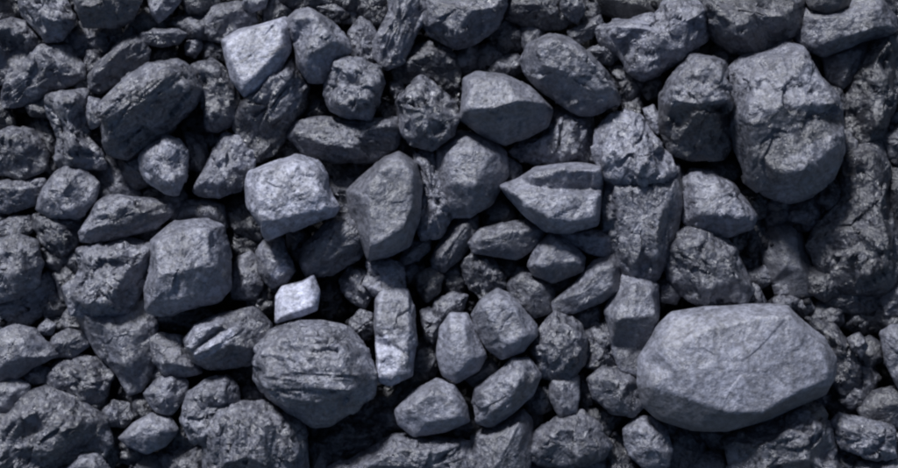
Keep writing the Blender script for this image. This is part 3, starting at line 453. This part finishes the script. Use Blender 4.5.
J|4|5|large fluted stump with upright grooves on the bottom edge, left of centre|-50,360 0,288 70,273 160,288 232,340 252,400 260,520 -40,520|0,340,.4_70,310,.5_150,330,.45 30,440,.5_100,420,.5 190,400,.3|g=85,3 r=1.4 n=0,-.02
J|1|3|dark lump behind the fluted stump's right shoulder, under the round layered boulder|118,262 180,255 238,290 240,350 170,320 125,290|185,285,.4|
I|1|3|shadowed lump below the craggy pale lump, left of the wedge's right side|148,30 190,3 240,18 252,60 200,68 155,58|200,30,.4|
I|1|2|dark lump squeezed under the large pale boulder's lower left corner|413,-20 440,28 500,60 565,62 605,20 560,-15|500,20,.4|
I|0|3|dim lump in the gap between the star-shaped lump and the diamond-shaped one|340,220 400,200 430,240 400,300 350,270|385,245,.4|
I|0|2|black lump right of the downward wedge, above the low shelf lump|450,40 500,60 510,85 460,85 440,110 440,60|470,65,.4|
# ---- bottom centre left
J|5|6|big round layered boulder with thin level seams, below and left of centre|93,150 108,110 150,73 230,43 300,43 370,58 422,110 452,190 442,252 402,292 320,337 270,342 198,302 138,262 98,210|135,130,.4_220,80,.48_320,80,.46 150,190,.5_260,170,.55_370,150,.5 200,260,.4_300,260,.45_400,220,.38|r=1.1 g=-4,3 n=-.04,.1
J|2|5|knobby small lump between the round layered boulder and the two-tone pillar stone|378,40 410,8 447,18 453,70 422,92 388,72|415,40,.5|r=1.4
J|4|7|smooth pale lump with a shaded left tip, right of the round layered boulder|513,300 558,250 630,208 682,223 722,290 728,332 660,362 570,376 522,342|550,290,.4_620,240,.5_680,250,.45 600,330,.35_700,310,.4|r=.5 n=0,.12
J|2|5|small upright lump right of the two-tone pillar stone|588,10 625,-3 657,20 653,60 622,100 598,80|620,30,.5|r=1.2
K|4|7|pear-shaped smooth pale lump, narrow at the top, below centre|-2,60 30,18 80,18 102,60 135,140 112,182 50,217 8,197 -10,140|30,50,.4_70,50,.4 30,130,.45_90,140,.45 50,190,.3|r=.35 n=0,.08
J|1|1|dark sloping rubble lump below the two-tone pillar stone|458,250 520,223 590,178 610,200 562,242 512,292 468,302|500,260,.4_570,210,.4|r=1.4
J|1|2|black layered lump with one pale fleck, below the round layered boulder|298,400 330,338 400,328 480,343 535,370 505,412 420,445 330,447|340,370,.4_440,370,.45|g=15,2.4 r=1.4
J|3|5|long lump lying along the bottom edge below the smooth pale lump|352,480 440,428 520,383 620,383 722,398 765,440 775,530 350,530|430,450,.45_530,405,.5_640,410,.5 620,450,.4|r=1.1 n=0,.1
J|2|6|pale flat flake on the bottom edge, right of the fluted stump|305,475 350,450 385,455 400,520 300,520|350,475,.4|n=0,.1
J|3|6|pale pebble wedged between the ribbed lump and the round layered boulder|-18,220 5,205 40,228 48,260 15,282 -20,272|12,235,.5|n=0,.1
J|2|5|grey pebble touching the round layered boulder's lower left side|55,240 85,225 125,240 130,275 85,285 58,270|90,250,.5|
# ---- bottom centre right
K|2|5|small wedge between the pear-shaped lump and the slanting two-faced lump|73,205 120,163 152,153 172,185 152,217 100,228|100,200,.4_145,170,.4|r=.6
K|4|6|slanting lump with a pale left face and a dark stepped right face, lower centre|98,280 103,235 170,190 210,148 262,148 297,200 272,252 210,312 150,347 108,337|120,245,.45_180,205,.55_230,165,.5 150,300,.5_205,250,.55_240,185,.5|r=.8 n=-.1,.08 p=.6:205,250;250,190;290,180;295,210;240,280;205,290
K|3|4|mottled round lump with six blunt corners, right of the five-sided pale lump|268,130 300,58 335,18 402,48 422,90 417,162 370,207 308,197 286,160|300,100,.45_340,60,.5_390,80,.45 320,150,.5_380,140,.5|r=1.3
K|3|5|small upright post-shaped lump with a pale stripe, below the mottled round one|323,262 328,213 365,198 403,205 405,262 396,302 350,314|350,230,.5_365,280,.5|r=.7 g=85,2
K|2|3|dark small lump leaning on the post-shaped lump's left|250,277 288,233 325,233 328,292 290,312 260,302|290,260,.5|
K|1|3|narrow dark sliver on the post-shaped lump's right|403,215 425,193 443,210 443,272 420,293 403,272|425,240,.5|
K|3|4|domed lump with a smooth brow, below the angular roof-faced lump|438,212 480,178 540,188 582,223 595,282 560,312 500,302 456,262|480,205,.5_540,215,.5 520,265,.4|r=.9
K|3|4|broad tent-shaped dark lump with a ridge down its middle near the bottom edge|268,430 288,365 340,328 412,308 462,350 490,402 472,442 380,465 298,458|310,380,.45_340,345,.45 360,400,.35 380,350,.55_400,430,.5 450,400,.35|r=1 n=-.02,.06
K|3|6|egg-shaped upright lump with a pale face, near the bottom left of the biggest boulder|543,360 580,328 622,325 657,360 673,410 662,457 600,466 560,432 545,390|580,355,.5_620,360,.5 600,410,.5_640,420,.4|r=.8 n=-.05,.1
K|1|2|dark leaning slab left of the upright egg-shaped lump at the bottom|478,400 520,368 552,420 565,500 500,520|520,410,.4|
K|3|4|tall triangular shard rising from the bottom edge at centre|100,380 160,348 240,312 262,340 263,420 245,520 110,520 98,430|150,370,.4_225,335,.5 170,440,.5_200,380,.55 230,440,.3|r=.7 g=70,2
K|1|2|dark low lump in the gap under the domed lump|430,300 480,300 525,320 492,365 438,342|475,325,.4|
K|0|3|dark lump between the tent-shaped lump and the triangular shard|262,370 285,350 290,400 280,470 262,450|275,400,.3|
K|1|4|small dim lump on the bottom edge below the tent-shaped one|260,470 300,455 330,480 320,520 260,520|290,480,.4|
K|1|3|dark pointed lump between the angular roof-faced lump and the biggest boulder|590,110 620,60 645,60 630,140 600,190 580,185|610,120,.4|
# ---- bottom right
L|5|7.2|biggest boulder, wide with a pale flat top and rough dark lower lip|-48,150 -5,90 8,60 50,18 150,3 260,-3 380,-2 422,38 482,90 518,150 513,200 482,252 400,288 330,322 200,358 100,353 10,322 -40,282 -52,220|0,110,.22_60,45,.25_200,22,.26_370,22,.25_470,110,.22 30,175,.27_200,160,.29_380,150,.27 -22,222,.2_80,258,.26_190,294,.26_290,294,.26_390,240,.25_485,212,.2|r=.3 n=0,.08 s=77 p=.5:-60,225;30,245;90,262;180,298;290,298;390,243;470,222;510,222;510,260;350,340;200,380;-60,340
L|3|4|grey rough lump under the biggest boulder's right side, on the bottom edge|213,390 300,348 420,293 472,305 503,360 505,430 565,520 235,520|280,390,.45_400,330,.5_460,330,.45 300,450,.4_420,430,.45|r=1.2
L|3|6|oblong pale crusty lump near the lower right corner|513,350 540,313 600,328 682,348 690,430 640,443 548,412|545,345,.45_620,350,.5_660,380,.45 600,400,.35|r=1.4 n=0,.12
L|2|2|smooth dark lump cut by the right edge, above the pale crusty lump|598,300 640,248 720,228 790,240 790,345 680,350 620,335|660,280,.45_730,270,.45|r=.7
L|3|5|grey lump cut by the right edge, level with the biggest boulder|660,80 690,58 770,60 780,235 710,230 680,180|700,90,.45_740,150,.45 710,200,.3|r=.8 n=-.05,.1
L|2|2|dark lump hugging the biggest boulder's right end|440,40 520,58 562,110 592,170 582,222 540,252 510,215 500,140|520,100,.45_560,170,.4|r=1.3
L|3|4|small dim pebble on top of the dark lump at the biggest boulder's right end|558,90 590,73 613,110 593,143 568,122|585,105,.5|
L|1|3|narrow dark lump in the gap between the biggest boulder's right end and the right edge|588,180 620,160 645,200 635,250 595,250|615,205,.4|
L|1|2|dark lump beneath the biggest boulder's left end|15,370 80,353 132,390 122,450 50,472 10,430|70,400,.4|r=1.2
L|1|3|dark rounded lump on the bottom edge below the biggest boulder|85,470 130,430 215,430 250,480 240,520 90,520|160,455,.4|
L|2|3|dark lump in the bottom right corner|590,450 650,445 760,430 770,520 580,520|680,475,.4|
L|1|3|dark ridge-topped lump above the right-edge grey lump, lower right|640,-15 700,-5 725,40 672,58 640,30|680,15,.4|
L|0|2|black lump above the biggest boulder's right shoulder|540,-10 660,-10 655,60 600,70 550,50|600,25,.4|
L|1|3|dim lump between the grey rough lump and the pale crusty lump, bottom right|495,420 545,415 590,440 585,520 520,520|545,450,.4|
L|0|3|dark lump in the hollow right of the rough lump's top, above the pale crusty lump|490,270 540,262 590,290 580,320 520,315|540,285,.4|
"""
def at(tile, X, Y, z):
    x0, y0 = TILES[tile]; k = 1 if tile == 'P' else 1 / 2.925
    px, py = x0 + X * k, y0 + Y * k
    s = (D * 1000 - z) / (D * 1000)
    return ((px - 449) * s, (234 - py) * s)
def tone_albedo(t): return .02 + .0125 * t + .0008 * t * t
RIMS = []; HEADS = []
def parse():
    seed = 100
    for row in LUMPS.strip().splitlines():
        row = row.strip()
        if not row or row.startswith('#'): continue
        tile, lvl, tone, label, rim, crest, opts = [s.strip() for s in row.split('|')]
        seed += 7
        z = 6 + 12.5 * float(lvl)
        P = [at(tile, *map(float, s.split(',')), z) for s in rim.split()]
        inner, links = [], []
        for chain in crest.split():
            ids = []
            for s in chain.split('_'):
                X, Y, h = map(float, s.split(',')); inner.append((*at(tile, X, Y, z), h)); ids.append(len(inner) - 1)
            links += list(zip(ids, ids[1:]))
        kw = {}
        for s in opts.split():
            k, v = s.split('=', 1)
            if k == 'n': kw['lean'] = tuple(map(float, v.split(',')))
            if k == 'g': a, r = map(float, v.split(',')); kw['grain'] = (math.radians(a), r)
            if k == 'r': kw['rough'] = float(v)
            if k == 's': seed_ = int(v); kw['_s'] = seed_
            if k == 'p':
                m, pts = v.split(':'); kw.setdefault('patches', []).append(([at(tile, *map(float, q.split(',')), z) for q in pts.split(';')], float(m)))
        sd_ = kw.pop('_s', seed)
        if 'n' not in [s.split('=')[0] for s in opts.split()]:
            r_ = random.Random(seed); kw['lean'] = (r_.uniform(-.12, .12), r_.uniform(-.08, .16))
        kw['grow'] = 1.04 if float(lvl) > 3 else 1.14 if float(lvl) > 1 else 1.28
        RIMS.append(np.array(P)); HEADS.append(label)
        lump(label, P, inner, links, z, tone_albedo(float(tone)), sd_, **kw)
parse()

import re
def place_words():
    heads = [re.split(r',| with | between | below| cut | right of | left of | on the | in the | under| above| behind | near | beside | of three| running | standing | overlapping | tucked | hugging | leaning | perched | touching | wedged | down | rising | lying along| hanging | peeking | pinched | squeezed | directly| poking| lying crosswise| filling | resting | split | pointing ', s)[0].strip() for s in HEADS]
    return [h if heads.count(h) == 1 and 3 <= len(h.split()) <= 8 else None for h in heads]
def filler_label(c, heads, used):
    cen = [area_centroid(P)[1] for P in RIMS]
    near = [np.sqrt(((resample(P, 60) - c) ** 2).sum(1)).min() for P in RIMS]
    for j in np.argsort(near)[:14]:
        if not heads[j]: continue
        d = c - cen[j]
        w = ('right of' if d[0] > 0 else 'left of') if abs(d[0]) > abs(d[1]) else ('above' if d[1] > 0 else 'below')
        s = f'small dark half-buried lump just {w} the {heads[j]}'
        if s not in used: used.add(s); return s
    return 'small dark lump half buried in a gap between larger lumps'
def fillers():
    heads = place_words(); used = set()
    # small lumps half buried where the gaps between the measured ones are widest
    xs, ys = np.meshgrid(np.arange(-446, 447, 3.0), np.arange(-231, 232, 3.0)); q = np.c_[xs.ravel(), ys.ravel()]
    free = np.ones(len(q), bool)
    for P in RIMS: free &= ~inside(P, q)
    rs = np.random.RandomState(12); n = 0
    edge = np.concatenate([resample(P, 40) for P in RIMS])
    q = q[free]; dist = np.sqrt(((q[:, None] - edge[None]) ** 2).sum(2).min(1))
    while n < 85 and len(q):
        i = dist.argmax(); c = q[i]; d0 = dist[i]
        if d0 < 2.2: break
        R = min(d0 + rs.uniform(6, 11), 21)
        k = rs.randint(6, 9); a = np.sort(rs.uniform(0, 6.283 / k * .7, k) + np.arange(k) * 6.283 / k)
        e = rs.uniform(.7, 1.25); th = rs.uniform(0, 3.14)
        X, Y = np.cos(a) * R * e, np.sin(a) * R / e
        P = np.c_[c[0] + X * math.cos(th) - Y * math.sin(th), c[1] + X * math.sin(th) + Y * math.cos(th)]
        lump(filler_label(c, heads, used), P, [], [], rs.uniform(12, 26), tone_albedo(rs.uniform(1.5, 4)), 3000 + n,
             lean=(rs.uniform(-.2, .2), rs.uniform(-.1, .25)), rough=rs.uniform(.8, 1.4))['group'] = 'small lumps half buried in the gaps'
        m = ((q - c) ** 2).sum(1) > (R * 1.0) ** 2
        q, dist = q[m], dist[m]
        dist = np.minimum(dist, np.sqrt(((q - c) ** 2).sum(1)) - R * .85)
        n += 1
    print('fillers', n)
fillers()

# ------------------------------------------------------------------ crumbs in the gaps and the bed under the heap
def ico():
    t = (1 + 5 ** .5) / 2
    v = np.array([(-1, t, 0), (1, t, 0), (-1, -t, 0), (1, -t, 0), (0, -1, t), (0, 1, t), (0, -1, -t), (0, 1, -t), (t, 0, -1), (t, 0, 1), (-t, 0, -1), (-t, 0, 1)], float)
    v /= np.linalg.norm(v[0])
    f = [(0, 11, 5), (0, 5, 1), (0, 1, 7), (0, 7, 10), (0, 10, 11), (1, 5, 9), (5, 11, 4), (11, 10, 2), (10, 7, 6), (7, 1, 8),
         (3, 9, 4), (3, 4, 2), (3, 2, 6), (3, 6, 8), (3, 8, 9), (4, 9, 5), (2, 4, 11), (6, 2, 10), (8, 6, 7), (9, 8, 1)]
    vs = [tuple(a) for a in v]; mid = {}; nf = []
    def m(a, b):
        k = (min(a, b), max(a, b))
        if k not in mid:
            q = (np.array(vs[a]) + vs[b]) / 2; vs.append(tuple(q / np.linalg.norm(q))); mid[k] = len(vs) - 1
        return mid[k]
    for a, b, c in f:
        x, y, z = m(a, b), m(b, c), m(c, a); nf += [(a, x, z), (b, y, x), (c, z, y), (x, y, z)]
    return np.array(vs), np.array(nf)
def crumbs():
    rs = np.random.RandomState(4); v, f = ico(); VV, FF, TT = [], [], []; n = 0
    for i in range(9000):
        tiny = i >= 5200
        x, y = (rs.uniform(-470, 470), rs.uniform(-255, 255)) if tiny else (rs.uniform(-620, 620), rs.uniform(-400, 400))
        outm = max(abs(x) - 455, abs(y) - 240, 0)
        r = rs.uniform(3, 9) if outm <= 12 else rs.uniform(6, 9 + min(outm, 90) * .17)
        z = rs.uniform(-16, 9) if outm <= 12 else rs.uniform(-10, 32 - .05 * outm)
        if tiny: r = rs.uniform(1.6, 5); z = rs.uniform(0, 27)
        q = v.copy()
        for _ in range(6):                                         # cut flat faces
            d = rs.normal(size=3); d /= np.linalg.norm(d); lim = rs.uniform(.45, .8)
            e = q @ d; q -= np.clip(e - lim, 0, None)[:, None] * d
        q = q * rs.uniform(.7, 1.3, 3) * r
        A, _ = np.linalg.qr(rs.normal(size=(3, 3)))
        VV.append(q @ A.T + (x, y, z)); FF.append(f + n if np.linalg.det(A) > 0 else f[:, ::-1] + n); n += len(v)
        TT.append(np.full(len(v), rs.uniform(.5, 1.5)))
    V_ = np.concatenate(VV) / 1000; F_ = np.concatenate(FF).astype(np.int32)
    me = bpy.data.meshes.new('coal_crumbs')
    me.vertices.add(len(V_)); me.vertices.foreach_set('co', V_.astype(np.float32).ravel())
    me.loops.add(F_.size); me.loops.foreach_set('vertex_index', F_.ravel())
    me.polygons.add(len(F_)); me.polygons.foreach_set('loop_start', (np.arange(len(F_)) * 3).astype(np.int32))
    me.update(calc_edges=True)
    at_ = me.attributes.new('tone', 'FLOAT', 'POINT'); at_.data.foreach_set('value', np.concatenate(TT).astype(np.float32))
    me.materials.append(CRUMB)
    o = bpy.data.objects.new('coal_crumbs', me); S.collection.objects.link(o)
    o.color = (.017, .0175, .022, .4)
    o['label'] = 'small dark crumbs and chips of coal filling the gaps'; o['category'] = 'coal crumbs'; o['kind'] = 'stuff'
crumbs()
def outer_coal():
    # the heap goes on past the edges of the picture as one loose mass
    rs = np.random.RandomState(9)
    src = [o for o in S.objects if o.type == 'MESH' and o.name.startswith('coal_lump') and .018 < max(o.dimensions) / 2 < .048 and len(o.data.vertices) < 4500]
    data = {}
    V_, F_, T_, n = [], [], [], 0
    for gx in np.arange(-760, 761, 50):
        for gy in np.arange(-520, 521, 46):
            o = src[rs.randint(len(src))]; me = o.data
            if me.name not in data:
                co = np.empty(len(me.vertices) * 3, np.float32); me.vertices.foreach_get('co', co); co = co.reshape(-1, 3)
                me.calc_loop_triangles(); tr = np.empty(len(me.loop_triangles) * 3, np.int32); me.loop_triangles.foreach_get('vertices', tr)
                data[me.name] = (co, tr.reshape(-1, 3), float(np.hypot(co[:, 0], co[:, 1]).max()))
            co, tr, R = data[me.name]
            x, y = (gx + rs.uniform(-14, 14)) / 1000, (gy + rs.uniform(-14, 14)) / 1000
            if abs(x) < .455 + R and abs(y) < .242 + R: continue
            a = rs.uniform(0, 6.28); c, s = math.cos(a), math.sin(a)
            V_.append(co @ np.array([[c, s, 0], [-s, c, 0], [0, 0, 1]], np.float32) + np.array([x, y, rs.uniform(.018, .05)], np.float32))
            F_.append(tr + n); n += len(co); T_.append(np.full(len(co), rs.uniform(.7, 1.35), np.float32))
    V_ = np.concatenate(V_); F_ = np.concatenate(F_).astype(np.int32)
    me = bpy.data.meshes.new('outer_coal')
    me.vertices.add(len(V_)); me.vertices.foreach_set('co', V_.astype(np.float32).ravel())
    me.loops.add(F_.size); me.loops.foreach_set('vertex_index', F_.ravel())
    me.polygons.add(len(F_)); me.polygons.foreach_set('loop_start', (np.arange(len(F_)) * 3).astype(np.int32))
    me.polygons.foreach_set('use_smooth', np.ones(len(F_), bool)); me.update(calc_edges=True)
    at_ = me.attributes.new('tone', 'FLOAT', 'POINT'); at_.data.foreach_set('value', np.concatenate(T_))
    me.materials.append(COAL)
    o = bpy.data.objects.new('outer_coal', me); S.collection.objects.link(o); o.color = (.074, .076, .095, .5)
    o['label'] = 'loose coal of the same heap going on past its edges'; o['category'] = 'coal'; o['kind'] = 'stuff'
    print('outer tris', len(F_))
outer_coal()
def ground():
    n = 200; xs = np.linspace(-1500, 1500, n)
    X, Y = np.meshgrid(xs, xs); p = np.c_[X.ravel(), Y.ravel(), np.zeros(n * n)]
    p[:, 2] = -16 + vnoise(p / 40, 3) * 5 + vnoise(p / 120, 8) * 6
    i = np.arange(n - 1); a = (i[:, None] * n + i[None]).ravel()
    F_ = np.c_[a, a + 1, a + n + 1, a + n].astype(np.int32)
    me = bpy.data.meshes.new('ground'); me.from_pydata((p / 1000).tolist(), [], F_.tolist()); me.materials.append(BED)
    o = bpy.data.objects.new('ground', me); S.collection.objects.link(o)
    o['kind'] = 'structure'; o['label'] = 'black coal dust under the heap'
ground()
